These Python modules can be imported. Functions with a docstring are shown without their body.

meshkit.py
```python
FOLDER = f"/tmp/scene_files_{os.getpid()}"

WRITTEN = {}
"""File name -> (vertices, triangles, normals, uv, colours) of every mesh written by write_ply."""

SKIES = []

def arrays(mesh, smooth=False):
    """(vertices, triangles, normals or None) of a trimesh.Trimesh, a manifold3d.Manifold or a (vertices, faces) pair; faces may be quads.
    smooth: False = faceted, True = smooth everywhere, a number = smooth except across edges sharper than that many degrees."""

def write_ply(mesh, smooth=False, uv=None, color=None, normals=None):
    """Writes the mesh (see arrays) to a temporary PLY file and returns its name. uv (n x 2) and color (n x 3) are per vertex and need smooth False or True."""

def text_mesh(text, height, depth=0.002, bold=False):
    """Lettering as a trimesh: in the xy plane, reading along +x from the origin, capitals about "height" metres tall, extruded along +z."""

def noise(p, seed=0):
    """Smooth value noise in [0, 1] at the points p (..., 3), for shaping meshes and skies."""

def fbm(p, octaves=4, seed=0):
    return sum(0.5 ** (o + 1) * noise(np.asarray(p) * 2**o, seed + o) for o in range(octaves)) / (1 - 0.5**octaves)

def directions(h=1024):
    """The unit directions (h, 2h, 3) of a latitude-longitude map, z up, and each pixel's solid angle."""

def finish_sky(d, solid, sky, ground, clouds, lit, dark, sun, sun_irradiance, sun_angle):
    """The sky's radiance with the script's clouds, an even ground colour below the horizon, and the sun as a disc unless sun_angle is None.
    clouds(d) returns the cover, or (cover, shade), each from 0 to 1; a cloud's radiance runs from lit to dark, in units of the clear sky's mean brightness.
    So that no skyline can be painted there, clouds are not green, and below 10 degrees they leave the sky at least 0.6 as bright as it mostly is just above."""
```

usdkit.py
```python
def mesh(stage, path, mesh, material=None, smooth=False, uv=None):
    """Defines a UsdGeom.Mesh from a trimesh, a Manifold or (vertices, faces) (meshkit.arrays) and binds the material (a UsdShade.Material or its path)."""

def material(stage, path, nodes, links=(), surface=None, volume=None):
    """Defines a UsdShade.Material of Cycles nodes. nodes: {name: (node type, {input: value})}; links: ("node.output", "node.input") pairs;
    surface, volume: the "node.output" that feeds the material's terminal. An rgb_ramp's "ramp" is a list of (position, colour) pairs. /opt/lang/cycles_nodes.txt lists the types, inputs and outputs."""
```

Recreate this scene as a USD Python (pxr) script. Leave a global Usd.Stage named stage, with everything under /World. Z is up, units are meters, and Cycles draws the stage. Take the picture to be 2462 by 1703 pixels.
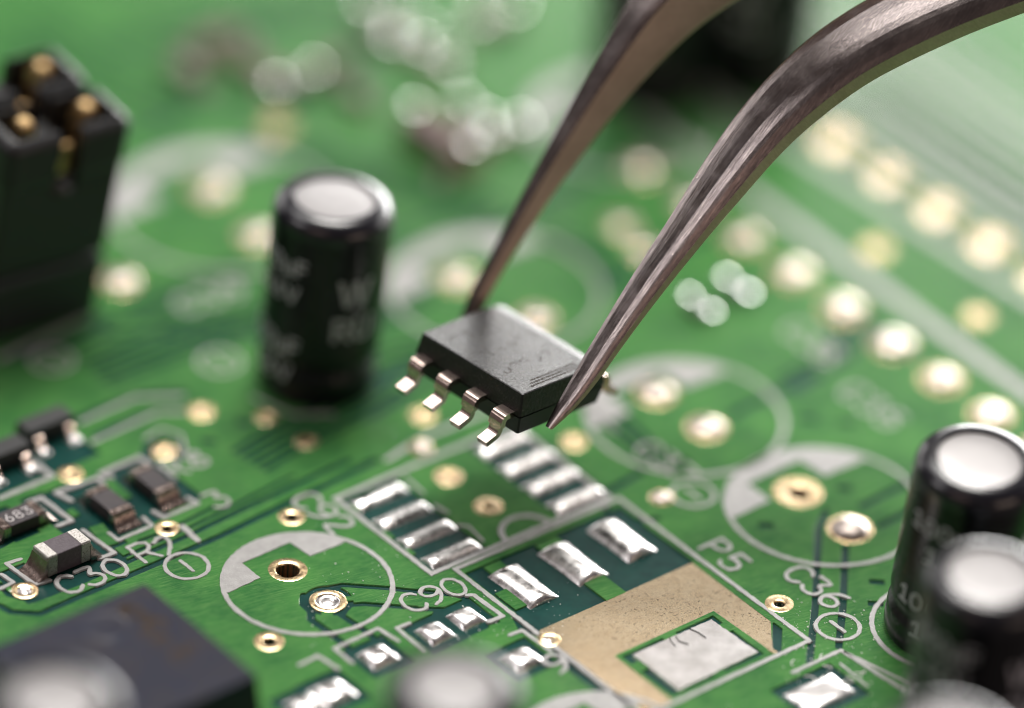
import math, random
import numpy as np, trimesh, usdkit, meshkit
from shapely import affinity, segmentize
from shapely.geometry import Polygon, LineString, Point, box, MultiPolygon
from shapely.ops import unary_union
from pxr import Usd, UsdGeom, UsdLux, UsdShade, Gf, Sdf

# ------------------------------------------------------------------ camera, light, exposure (all lengths below are millimetres, written out in metres)
MM = 1e-3
stage = Usd.Stage.CreateInMemory()
UsdGeom.Xform.Define(stage, '/World')
UsdGeom.SetStageUpAxis(stage, 'Z')
E_, RHO, DIST, PXMM = math.radians(34.105), math.radians(4.02), 200.0, 75.418
W_, H_ = 2462.0, 1703.0
FWD = np.array([0, math.cos(E_), -math.sin(E_)]); UPV = np.array([0, math.sin(E_), math.cos(E_)]); XV = np.array([1.0, 0, 0])
RIGHT = math.cos(RHO) * XV + math.sin(RHO) * UPV
UP = -math.sin(RHO) * XV + math.cos(RHO) * UPV
EYE = np.array([.794, -167.214, 119.033])
FOCUS = 200.6
cam = UsdGeom.Camera.Define(stage, '/World/camera')
M = np.eye(4); M[0, :3] = RIGHT; M[1, :3] = UP; M[2, :3] = -FWD; M[3, :3] = EYE * MM
cam.AddTransformOp().Set(Gf.Matrix4d(M.tolist()))
cam.CreateFocalLengthAttr(100.0)
cam.CreateHorizontalApertureAttr(100.0 * W_ / PXMM / DIST)
cam.CreateFocusDistanceAttr(FOCUS * MM)
cam.CreateFStopAttr(100 / 15.0)
cam.CreateClippingRangeAttr(Gf.Vec2f(0.005, 50))
cam.CreateExposureAttr(0.12)

ROOM = 0.105
dome = UsdLux.DomeLight.Define(stage, '/World/room_light')
usdkit.material(stage, '/World/Looks/room', {'b': ('background_shader', {'color': (1.0, .84, .80), 'strength': ROOM})}, surface='b.background')
UsdShade.MaterialBindingAPI.Apply(dome.GetPrim()).Bind(UsdShade.Material.Get(stage, '/World/Looks/room'))


def rect_light(name, az, el, dist, w, h, power, color, aim=(0, 4, 0)):
    """A softbox: az in degrees clockwise from straight behind the board (+y), el above the board, distances in mm."""
    a, e = math.radians(az), math.radians(el)
    z = np.array([math.sin(a) * math.cos(e), math.cos(a) * math.cos(e), math.sin(e)])
    x = np.cross([0, 0, 1.0], z); x /= np.linalg.norm(x); y = np.cross(z, x)
    L = UsdLux.RectLight.Define(stage, '/World/' + name)
    m = np.eye(4); m[0, :3] = x; m[1, :3] = y; m[2, :3] = z; m[3, :3] = (np.array(aim) + z * dist) * MM
    L.AddTransformOp().Set(Gf.Matrix4d(m.tolist()))
    L.CreateWidthAttr(w * MM); L.CreateHeightAttr(h * MM); L.CreateIntensityAttr(power); L.CreateColorAttr(Gf.Vec3f(*color)); L.CreateNormalizeAttr(False)


rect_light('key_lamp', 4, 65, 700, 235, 225, 27, (1, .97, .92))
rect_light('window_light', 35, 18, 240, 385, 122, 3.1, (1, .985, .95), (4, 8, 0))
rect_light('bright_window', 23, 8, 200, 130, 54, 21, (1, .99, .97), (0, 6, 5))
rect_light('front_panel', 205, 36, 450, 220, 150, .9, (1, .70, .60))
rect_light('overhead_panel', -38, 57, 700, 260, 260, 3.8, (1, .98, .96))
rect_light('warm_panel', 128, 8, 420, 260, 160, 1.5, (1, .76, .62), (0, 6, 5))
rect_light('left_window', -40, 14, 320, 230, 140, 2.5, (1, .97, .96), (0, 6, 0))
rect_light('side_panel', -104, 42, 500, 140, 190, 3.7, (1, .95, .95))

# ------------------------------------------------------------------ helpers
rng = random.Random(7); nrg = np.random.default_rng(7)
TH = math.radians(-48.54)
U = np.array([math.cos(TH), math.sin(TH), 0]); V = np.array([-U[1], U[0], 0]); Z = np.array([0, 0, 1.0])


def ray(p):
    d = ((p[0] - W_ / 2) / PXMM / DIST) * RIGHT - ((p[1] - H_ / 2) / PXMM / DIST) * UP + FWD
    return d


def at(x, y, z=0.0):
    """Point of the plane at height z seen at pixel (x, y) of the photograph."""
    d = ray((x, y)); return EYE + d * (z - EYE[2]) / d[2]


def deep(x, y, depth):
    return EYE + ray((x, y)) * depth


def ab(x, y):
    p = at(x, y); return float(p @ U), float(p @ V)


def xy(a, b):
    p = a * U + b * V; return float(p[0]), float(p[1])


def C(o, s, pts):
    """Pixels of an enlarged crop (offset o, scale s) as pixels of the photograph."""
    return [(o[0] + x / s, o[1] + y / s) for x, y in pts]


def K1(*p): return C((500, 1240), 4.616, p)
def K2(*p): return C((780, 1120), 4.616, p)
def K3(*p): return C((1080, 1030), 4.616, p)
def K4(*p): return C((1080, 1340), 4.396, p)
def K5(*p): return C((1480, 1300), 3.96, p)
def K6(*p): return C((1700, 1050), 3.847, p)
def K7(*p): return C((0, 1080), 4.616, p)
def J1(*p): return C((0, 1000), 2.271, p)
def J2(*p): return C((720, 1000), 2.271, p)
def J3(*p): return C((1642, 1000), 2.271, p)
def J4(*p): return C((0, 500), 2.271, p)
def J6(*p): return C((1642, 400), 2.271, p)
def G(pts): return [tuple(at(*p)[:2]) for p in pts]


names = {}


def numbered(path):
    n = names.get(path, -1) + 1; names[path] = n
    return path if n == 0 else f'{path}_{n:03d}'


def tag(prim, label=None, cat=None, group=None, kind=None):
    prim = prim.GetPrim() if hasattr(prim, 'GetPrim') else prim
    for k, v in (('label', label), ('category', cat), ('group', group), ('kind', kind)):
        if v: prim.SetCustomDataByKey(k, v)
    return prim


def frame(o=(0, 0, 0), x=U, y=V, z=Z):
    m = np.eye(4); m[0, :3] = x; m[1, :3] = y; m[2, :3] = z; m[3, :3] = np.asarray(o, float) * MM
    return Gf.Matrix4d(m.tolist())


def thing(name, label, cat, m=None, group=None):
    x = UsdGeom.Xform.Define(stage, numbered('/World/' + name))
    x.AddTransformOp().Set(m if m is not None else Gf.Matrix4d(1.0))
    return tag(x, label, cat, group)


def obj(name, mesh, mat, parent=None, smooth=32, label=None):
    base = str(parent.GetPath()) if parent is not None else '/World'
    v, f, _ = meshkit.arrays(mesh)
    if len(v) == 0: return None
    m = usdkit.mesh(stage, numbered(f'{base}/{name}'), trimesh.Trimesh(v * MM, f, process=False), '/World/Looks/' + mat, smooth=smooth)
    if label: m.GetPrim().SetCustomDataByKey('label', label)
    return m.GetPrim()


def copy(root, m, label, cat=None, group=None):
    stem = root.GetName().rstrip('0123456789').rstrip('_')
    x = UsdGeom.Xform.Define(stage, numbered('/World/' + stem)); x.AddTransformOp().Set(m)
    p = x.GetPrim(); p.GetReferences().AddInternalReference(root.GetPath()); p.SetInstanceable(True)
    return tag(p, label, cat or root.GetCustomDataByKey('category'), group or root.GetCustomDataByKey('group'))


cat_ = trimesh.util.concatenate


def axis_frame(base, top_px, h):
    """A frame standing at base whose z axis leans so that its far end, h away, is seen at top_px."""
    d = ray(top_px); d = d / np.linalg.norm(d); w = np.asarray(base) - EYE
    bq = w @ d; disc = max(bq * bq - (w @ w - h * h), 0)
    c1, c2 = EYE + d * (bq - math.sqrt(disc)), EYE + d * (bq + math.sqrt(disc))
    z = max((c1, c2), key=lambda c: c[2]) - np.asarray(base); z /= np.linalg.norm(z)
    x = U - z * (U @ z); x /= np.linalg.norm(x)
    return frame(base, x, np.cross(z, x), z)


def polys(g):
    return [p for p in getattr(g, 'geoms', [g]) if isinstance(p, Polygon) and p.area > 1e-4]


def slab(g, z0, z1, inset=0.0, wobble=0.0, soft=0.0):
    """Polygons raised from z0 to z1 with sloping edges; soft adds a wide gentle shoulder."""
    out = []
    for p in polys(g):
        if wobble:
            def wob(r):
                q = np.array(segmentize(LineString(r), .07).coords)[:-1]
                n = meshkit.noise(np.c_[q * 9, np.zeros(len(q))], 3) - .5
                m = meshkit.noise(np.c_[q * 9 + 31, np.zeros(len(q))], 5) - .5
                return q + wobble * np.c_[n, m]
            p2 = Polygon(wob(p.exterior.coords), [wob(r.coords) for r in p.interiors])
            p = p2 if p2.is_valid else p
        p = p.simplify(.004)
        rings, norms = [], []
        for k, r in enumerate((p.exterior, *p.interiors)):
            r = np.array(r.coords)[:-1]
            area = .5 * np.sum(r[:, 0] * np.roll(r[:, 1], -1) - np.roll(r[:, 0], -1) * r[:, 1])
            if (area < 0) != (k > 0): r = r[::-1]
            t = np.roll(r, -1, 0) - r; t /= np.linalg.norm(t, axis=1)[:, None] + 1e-12
            n1 = np.c_[-t[:, 1], t[:, 0]]; nn = np.roll(n1, 1, 0) + n1
            rings.append(r); norms.append(nn / (np.maximum((nn * nn).sum(1), .5)[:, None] / 2))
        steps = [(0, z0), (inset, z1)] if not soft else [(0, z0), (inset, z0 + .35 * (z1 - z0)), (inset + soft * .35, z0 + .75 * (z1 - z0)), (inset + soft, z1)]
        for scale in (1, .6, .3, .1, 0):
            tops = [r + scale * steps[-1][0] * n for r, n in zip(rings, norms)]
            tp = Polygon(tops[0], tops[1:])
            if tp.is_valid: break
        try:
            v, f = trimesh.creation.triangulate_polygon(tp, engine='earcut')
        except Exception:
            continue
        m = trimesh.Trimesh(np.c_[v, np.full(len(v), z1)], f, process=False)
        if len(f) and m.face_normals[:, 2].sum() < 0: m.invert()
        out.append(m)
        for r, nn in zip(rings, norms):
            n = len(r); i = np.arange(n); j = (i + 1) % n
            vv = np.vstack([np.c_[r + scale * d * nn, np.full(n, z)] for d, z in steps]); fs = []
            for q in range(len(steps) - 1):
                a, b = q * n, (q + 1) * n
                fs += [np.c_[i + a, j + a, j + b], np.c_[i + a, j + b, i + b]]
            out.append(trimesh.Trimesh(vv, np.vstack(fs), process=False))
    return cat_(out) if out else trimesh.Trimesh()


def lathe(profile, n=40):
    p = np.array(profile, float); a = np.arange(n) * 2 * np.pi / n
    v = np.stack([p[:, 0, None] * np.cos(a), p[:, 0, None] * np.sin(a), np.repeat(p[:, 1, None], n, 1)], -1).reshape(-1, 3)
    f = []
    for k in range(len(p) - 1):
        i = np.arange(n) + k * n; j = (np.arange(n) + 1) % n + k * n
        f += [np.c_[i, j, j + n], np.c_[i, j + n, i + n]]
    m = trimesh.Trimesh(v, np.vstack(f), process=False)
    m.merge_vertices(digits_vertex=6); m.update_faces(m.nondegenerate_faces())
    return m


def chamfer_box(x0, x1, y0, y1, z0, z1, c=.04):
    pts = []
    for sx in (0, 1):
        for sy in (0, 1):
            for sz in (0, 1):
                p = np.array([(x0, x1)[sx], (y0, y1)[sy], (z0, z1)[sz]]); d = np.array([1 - 2 * sx, 1 - 2 * sy, 1 - 2 * sz]) * c
                for k in range(3):
                    q = p + d; q[k] = p[k]; pts.append(q)
    return trimesh.convex.convex_hull(np.array(pts))


def hull(pts): return trimesh.convex.convex_hull(np.array(pts, float))


def extrude_along_x(profile2d, x0, x1):
    """A polygon given in (y, z) swept from x0 to x1."""
    m = trimesh.creation.extrude_polygon(profile2d, x1 - x0, engine='earcut')
    v = np.array(m.vertices)
    m.vertices = np.c_[v[:, 2] + x0, v[:, 0], v[:, 1]]
    return m


def pillow(lu, lv, h, pu=4, pv=2.2, n=18, eu=1.0, ev=1.0):
    s = np.sin(np.linspace(-np.pi / 2, np.pi / 2, n)); x, y = np.meshgrid(s, s, indexing='ij')
    z = h * (np.clip(1 - np.abs(x) ** pu, 0, 1) ** eu * np.clip(1 - np.abs(y) ** pv, 0, 1) ** ev)
    rim = (1 - .03 * (1 - np.abs(x)) * np.abs(y) ** 6)
    v = np.c_[(x * lu / 2).ravel(), (y * lv / 2 * rim).ravel(), z.ravel()]
    i = (np.arange(n - 1)[:, None] * n + np.arange(n - 1)).ravel()
    return trimesh.Trimesh(v, np.vstack([np.c_[i, i + n, i + n + 1], np.c_[i, i + n + 1, i + 1]]), process=False)


def smooth_line(p, n=5):
    p = np.array(p, float)
    if len(p) < 4: return p
    for _ in range(2):
        q = [p[0]]
        for a, b in zip(p[:-1], p[1:]): q += [.75 * a + .25 * b, .25 * a + .75 * b]
        q.append(p[-1]); p = np.array(q)
    return p


def put(mesh, o=(0, 0, 0), x=U, y=V, z=Z):
    m = mesh.copy(); v = np.array(m.vertices); m.vertices = np.asarray(o) + v[:, :1] * x + v[:, 1:2] * y + v[:, 2:3] * z
    return m


def rect(cx, cy, lu, lv):
    """Rectangle along the board's axes about the pixel (cx, cy)."""
    a, b = ab(cx, cy); return rab(a - lu / 2, a + lu / 2, b - lv / 2, b + lv / 2)


def rab(a0, a1, b0, b1): return Polygon([xy(a0, b0), xy(a1, b0), xy(a1, b1), xy(a0, b1)])
def line(px, w, cap='round', join='round'): return LineString(G(px)).buffer(w / 2, cap_style=cap, join_style=join, quad_segs=5)
def disc(px, r): return Point(at(*px)[:2]).buffer(r, quad_segs=20)


# ------------------------------------------------------------------ materials
from scipy.spatial.transform import Rotation
_t = np.array([.53, .50, .69]); _t /= np.linalg.norm(_t); _n = np.cross(_t, [0, 1, 0]); _n /= np.linalg.norm(_n)
ALONG_PRONG = tuple(float(x) for x in Rotation.from_matrix(np.array([_t, _n, np.cross(_t, _n)])).as_euler('xyz'))


def mat(name, color, rough=.5, metal=0.0, spec=.5, coat=0.0, coat_rough=.1, speck=None, tone=None, bump=None, rough_var=None, extra=None, streak=None):
    """speck: (scale per mm, threshold, colour); tone: (scale, colour2); bump: (scale per mm, strength, stretch); rough_var: (scale, amount)."""
    n = {'g': ('geometry', {}), 'mm': ('mapping', {'scale': (1000, 1000, 1000)}), 'p': ('principled_bsdf', {'base_color': color, 'roughness': rough, 'metallic': metal, 'specular_ior_level': spec, 'coat_weight': coat, 'coat_roughness': coat_rough, **(extra or {})})}
    l = [('g.position', 'mm.vector')]
    col = None
    if tone:
        n['tn'] = ('noise_texture', {'scale': tone[0], 'detail': 4.0, 'roughness': .6}); n['tr'] = ('rgb_ramp', {'ramp': [(.35, color), (.68, tone[1])]})
        l += [('mm.vector', 'tn.vector'), ('tn.fac', 'tr.fac')]; col = 'tr.color'
    if streak:
        rot = streak[1] if isinstance(streak[1], tuple) else (0, 0, streak[1])
        n['kq'] = ('mapping', {'rotation': rot}); n['km'] = ('mapping', {'scale': tuple(1000 * q for q in streak[0])}); n['kn'] = ('noise_texture', {'scale': 1.0, 'detail': 5.0, 'roughness': .7}); n['kr'] = ('map_range', {'from_min': .44, 'from_max': .72, 'clamp': True, 'to_max': streak[3]})
        n['kx'] = ('mix', {'color1': color, 'color2': streak[2]})
        l += [('g.position', 'kq.vector'), ('kq.vector', 'km.vector'), ('km.vector', 'kn.vector'), ('kn.fac', 'kr.value'), ('kr.result', 'kx.fac')] + ([(col, 'kx.color1')] if col else []); col = 'kx.color'
    if speck:
        n['sn'] = ('noise_texture', {'scale': speck[0], 'detail': 3.0, 'roughness': .7}); n['sr'] = ('map_range', {'from_min': speck[1], 'from_max': speck[1] + .05, 'clamp': True})
        n['sm'] = ('mix', {'color1': color, 'color2': speck[2]})
        l += [('mm.vector', 'sn.vector'), ('sn.fac', 'sr.value'), ('sr.result', 'sm.fac')] + ([(col, 'sm.color1')] if col else []); col = 'sm.color'
    if col: l.append((col, 'p.base_color'))
    if bump:
        rot = bump[3] if len(bump) > 3 else 0; rot = rot if isinstance(rot, tuple) else (0, 0, rot)
        n['bq'] = ('mapping', {'rotation': rot}); n['bm'] = ('mapping', {'scale': tuple(1000 * bump[0] * s for s in bump[2])}); n['bn'] = ('noise_texture', {'scale': 1.0, 'detail': 4.0, 'roughness': .65})
        n['b'] = ('bump', {'strength': bump[1], 'distance': .0002})
        l += [('g.position', 'bq.vector'), ('bq.vector', 'bm.vector'), ('bm.vector', 'bn.vector'), ('bn.fac', 'b.height'), ('b.normal', 'p.normal')]
    if rough_var:
        n['rn'] = ('noise_texture', {'scale': rough_var[0], 'detail': 3.0}); n['rr'] = ('map_range', {'from_min': .3, 'from_max': .7, 'to_min': rough - rough_var[1], 'to_max': rough + rough_var[1]})
        l += [('mm.vector', 'rn.vector'), ('rn.fac', 'rr.value'), ('rr.result', 'p.roughness')]
    return usdkit.material(stage, '/World/Looks/' + name, n, l, surface='p.BSDF')


mat('laminate', (.004, .040, .036), .2, spec=.45, tone=(1.1, (.007, .060, .050)), speck=(14, .69, (.05, .09, .07)), bump=(22, .05, (1, 1, 1)))
mat('green_mask', (.024, .126, .036), .14, spec=.5, tone=(.5, (.060, .215, .052)), streak=((2.2, 30, 6), -TH - math.radians(78), (.15, .31, .10), .7), speck=(13, .72, (.24, .34, .20)), bump=(1.0, .05, (3, 26, 6), -TH - math.radians(78)))
mat('white_print', (.31, .305, .30), .5, spec=.4, tone=(3, (.38, .375, .37)), speck=(16, .66, (.58, .57, .55)), bump=(14, .15, (1, 1, 1)))
mat('gold', (.86, .64, .36), .24, 1.0, tone=(2.2, (.92, .72, .46)), speck=(9, .665, (.20, .14, .07)), bump=(8, .07, (1, 1, 1)), rough_var=(5, .06))
mat('gold_plate', (.84, .67, .44), .22, 1.0, tone=(2.5, (.90, .74, .51)), streak=((3, 20, 6), -TH - math.radians(84), (.95, .82, .62), .4), speck=(12, .60, (.26, .19, .11)), bump=(1.0, .03, (5, 28, 6), -TH - math.radians(84)))
mat('barrel', (.55, .22, .08), .35, .35)
mat('solder', (.80, .78, .77), .27, 1.0, bump=(2.5, .02, (1, 1, 1)), rough_var=(3, .08))
mat('bright_solder', (.85, .84, .83), .10, 1.0, bump=(3, .01, (1, 1, 1)))
mat('solder_rough', (.78, .75, .74), .24, 1.0, bump=(6, .018, (1, 1, 1)), rough_var=(3, .08))
mat('flat_solder', (.76, .74, .735), .25, 1.0, tone=(1.3, (.56, .54, .53)), speck=(8, .64, (.40, .38, .37)), bump=(5, .07, (1, 1, 1)))
mat('dull_solder', (.34, .255, .225), .2, 1.0, tone=(4, (.48, .40, .36)), bump=(9, .12, (1, 1, 1)), rough_var=(6, .08))
mat('sleeve', (.004, .0045, .006), .24, spec=.32, bump=(9, .02, (1, 1, 1)), rough_var=(3, .05))
mat('sleeve_rim', (.006, .006, .011), .22, spec=.7, bump=(7, .03, (1, 1, 1)))
mat('sleeve_print', (.38, .38, .42), .5)
mat('aluminium', (.51, .495, .50), .28, .8, speck=(2.6, .68, (.26, .235, .24)), bump=(10, .02, (1, 1, 1)))
mat('rubber', (.012, .012, .012), .7)
mat('black_plastic', (.010, .010, .012), .44, spec=.5, bump=(12, .06, (1, 1, 1)))
mat('chip_top', (.008, .008, .010), .25, spec=.62, tone=(2.2, (.012, .011, .010)), speck=(6, .66, (.06, .042, .022)), bump=(30, .12, (1, 1, 1)), rough_var=(9, .06))
mat('chip_side', (.006, .006, .007), .36, spec=.3, bump=(12, .05, (1, 1, 1)))
mat('package', (.011, .014, .033), .34, spec=.2, tone=(.9, (.024, .021, .030)), bump=(14, .05, (1, 1, 1)))
mat('brown_mark', (.055, .038, .026), .7, spec=.1)
mat('laser_mark', (.020, .014, .009), .8, spec=.05)
mat('joint', (.42, .365, .335), .32, 1.0, tone=(1.3, (.30, .255, .23)), bump=(5, .03, (1, 1, 1)), rough_var=(3, .06))
mat('lead', (.74, .60, .53), .17, 1.0, tone=(5, (.62, .48, .42)), bump=(10, .02, (1, 1, 1)))
mat('ceramic', (.062, .046, .057), .5, spec=.35, tone=(9, (.085, .066, .078)), bump=(16, .1, (1, 1, 1)))
mat('brown_ceramic', (.085, .040, .033), .45)
mat('end_cap', (.30, .285, .27), .42, 1.0, tone=(6, (.40, .38, .36)), speck=(16, .56, (.13, .115, .105)), bump=(20, .2, (1, 1, 1)))
mat('resistor_top', (.026, .020, .024), .5, spec=.3, tone=(7, (.045, .034, .036)), bump=(12, .08, (1, 1, 1)))
mat('resistor_side', (.16, .13, .125), .55)
mat('resistor_print', (.45, .42, .42), .5)
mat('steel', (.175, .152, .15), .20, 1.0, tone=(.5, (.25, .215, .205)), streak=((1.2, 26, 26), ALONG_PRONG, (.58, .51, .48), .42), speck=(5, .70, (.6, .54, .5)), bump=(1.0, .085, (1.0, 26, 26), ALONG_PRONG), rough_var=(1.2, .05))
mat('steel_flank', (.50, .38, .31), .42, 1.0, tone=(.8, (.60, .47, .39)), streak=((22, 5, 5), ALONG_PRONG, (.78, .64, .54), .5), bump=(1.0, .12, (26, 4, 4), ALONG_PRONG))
mat('pin_gold', (.98, .68, .34), .34, 1.0)
mat('dust_white', (.72, .71, .68), .7)

# ------------------------------------------------------------------ the board: what is drilled, what is bare of copper, what is printed
drills, gaps, keep = [], [], []
VIAS = []    # (px, ring radius, hole radius, fill)


def via(x, y, r, hole, fill=None, ring='gold'):
    VIAS.append((x, y, r, hole, fill, ring))
    if hole and fill is None: drills.append(disc((x, y), hole))


for q in [(701, 1245.5, .46, .20), (691.7, 1374, .66, .38), (647, 1545, .50, .20), (1174, 1222, .52, .15), (1078, 1150, .52, .13), (1379, 1065, .48, .12),
          (1016, 1002, .48, .12), (1918, 1188, .86, .37), (1873, 1455, .48, .17), (484, 993, .48, .12), (394, 1088, .44, .12), (169.5, 1143, .45, .12),
          (401, 1273, .41, .17), (667, 307, .55, .2), (2106.5, 602.6, .55, .14), (2351, 765, .5, .14), (641, 1006, .40, .14), (737.5, 1064, .40, .14)]:
    via(*q)
for x, y, r in [(789, 1448, .61)]: via(x, y, r, .41, 'flat')
via(59.4, 1423, .44, .26, 'flat'); via(1320, 1541, .38, .22, 'flat')
for x, y, r in [(1590, 1200, .42), (2043, 1276, .80), (1697, 1033, .74), (1577, 949, .74), (1097, 672, .72), (1290, 768, .7), (507, 459, .8), (617, 570, .7), (290, 680, .7),
                (1013, 1081, .42), (1494, 545, .62), (1548, 603, .62)]:
    via(x, y, r, r * .80, 'dome')
for k in range(-2, 8): via(1787 + 119 * k, 576 + 85.4 * k, .80, .58 + .04 * (k * 5 % 4), 'dome')
for k in range(-1, 4): via(2135 + 122 * k, 426 + 82 * k, .66 + .05 * (k % 3), .44, 'flat')
via(914.7, 1039, .42, .2, 'tent')

# bare laminate (no copper under the varnish)
SO_P = [(-1.905 + 1.27 * i) for i in range(4)]
for b in (-2.63, 2.63): gaps.append(rab(-2.42, 2.38, b - 1.12, b + 1.1))
keep += [rab(-2.0, -1.6, -3.75, -3.55), rab(-.3, .2, -3.75, -3.58), rab(.9, 1.3, -3.75, -3.58)]
P5a0, P5b0 = ab(1094, 1373); P5a1, P5b1 = ab(1945, 1545)
ga0 = ab(1298, 1517)[0]; gb1 = ab(1664, 1354)[1]
gaps.append(rab(P5a0 + .35, ga0, P5b0 + .15, P5b1 - .25))
pad_u, pad_v = 2.15, 1.22
P5P = [(1258, 1411), (1377, 1357), (1494, 1301)]
pa, pb = ab(*P5P[1]); keep.append(rab(pa, ga0 + .1, pb - .42, pb + .42))
pa, pb = ab(*P5P[0]); keep += [rab(pa - 1.5, pa - .75, pb - .45, pb + .25), rab(pa - .2, pa + .9, pb - 1.05, pb - .55), rab(pa - 1.5, pa - .8, pb + 1.7, pb + 2.6)]
gaps.append(Polygon(G(K4((620, 560), (940, 775), (1300, 1050), (1900, 1500), (1620, 1480), (1150, 1130), (1080, 960), (930, 850), (740, 790)))))
gaps.append(Polygon(G(K5((1500, 790), (1585, 850), (1575, 1085), (1480, 1085), (1430, 1025), (1495, 1000)))))
cA = ab(1715, 1475); cB = ab(1621, 1682)
WIN = rab(cA[0], cB[0], ab(1480, 1580)[1], cA[1])
# the trenches round the plated hole below C92
ring92 = disc((789, 1448), .80).difference(disc((789, 1448), .62))
gaps += [ring92.difference(line(K1((1335, 960), (1305, 1300)), .40)).difference(line(K1((1335, 960), (1900, 900)), .26)),
         line(K1((1360, 810), (1500, 785), (1990, 820), (2310, 855)) + K2((1050, 1405), (1450, 1450), (1560, 1480)), .20),
         line(K1((1560, 1010), (1720, 995), (2310, 1040)) + J2((640, 1062), (800, 1064)), .20),
         line(K1((1065, 900), (1060, 1000), (1145, 1080), (1145, 1170), (1330, 1300), (1700, 1600)), .25),
         line(K1((1530, 1040), (1480, 1120), (1680, 1250), (1960, 1460)), .22)]
# C36 and the tracks beneath it
gaps += [line(K6((1100, 700), (1030, 860), (1000, 1577)) + J3((690, 1350)), .22), line(K6((1280, 1030), (1255, 1577)) + J3((850, 1270)), .22),
         line(K6((1430, 650), (1760, 490), (2000, 390)), .25), line(K6((1590, 840), (1900, 680), (2100, 600)), .22)]
for q in [K6((545, 835))[0], K6((1265, 490))[0], (2108, 1403), (2105, 1455), J4((1140, 1280))[0], J4((1330, 1180))[0], J6((680, 1390))[0], J6((890, 1410))[0], (2195, 1330)]:
    p = at(*q)[:2]; gaps.append(box(p[0] - .24, p[1] - .13, p[0] + .24, p[1] + .13))
# pads and parts in the lower middle
PADS = [(1121, 1488, .95, .98, .26), (1046, 1524, .95, .98, .26), (909, 1581, .95, 1.1, .28), (800, 1668, 1.1, 1.2, .3), (735, 1700, 1.0, 1.1, .3), (1255, 1588, 1.0, 1.1, .3), (1972, 1668, 1.25, 2.0, .16)]
for x, y, lu, lv, h in PADS: gaps.append(rect(x, y, lu + .7, lv + .5))
keep += [Polygon(G(K4((400, 740), (560, 690), (720, 770), (640, 830), (560, 830))))]
# the resistor corner on the left
gaps += [rect(258, 1222, 3.1, 1.9), rect(364, 1168, 3.1, 1.9), rect(150, 1370, 1.9, 4.0), rect(30, 1262, 1.8, 3.6), rect(212, 1290, 2.1, 1.6), rect(120, 1215, 1.2, 3.0), rect(60, 1105, 2.4, 4.4), rect(310, 1240, 1.6, 2.2)]
keep += [line(K7((480, 870), (720, 1060)), .55, 'flat'), line(K7((80, 1080), (380, 1260)), .62, 'flat'), line(K7((1060, 860), (1240, 1080)), .55, 'flat'), line(K7((1180, 360), (1420, 560)), .4, 'flat'), line(K7((40, 560), (280, 700)), .5, 'flat')]
TR1 = J1((0, 1045), (60, 1078), (220, 1088), (560, 940), (900, 795), (1200, 665), (1560, 490), (1862, 345), (2050, 250))
TR2 = J1((0, 930), (50, 985), (180, 1018), (460, 908), (760, 775), (1060, 645), (1400, 480), (1700, 345), (1900, 255))
TR3 = J1((470, 870), (1050, 610), (1330, 470), (1600, 335))
gaps += [line(TR1, .24), line(TR2, .20), line(TR3, .12), line(J1((760, 690), (900, 640), (1180, 500)), .12)]
gaps.append(disc((394, 1088), .72).difference(disc((394, 1088), .46)).difference(line([(394, 1088), (396, 1150)], .6)))
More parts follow.
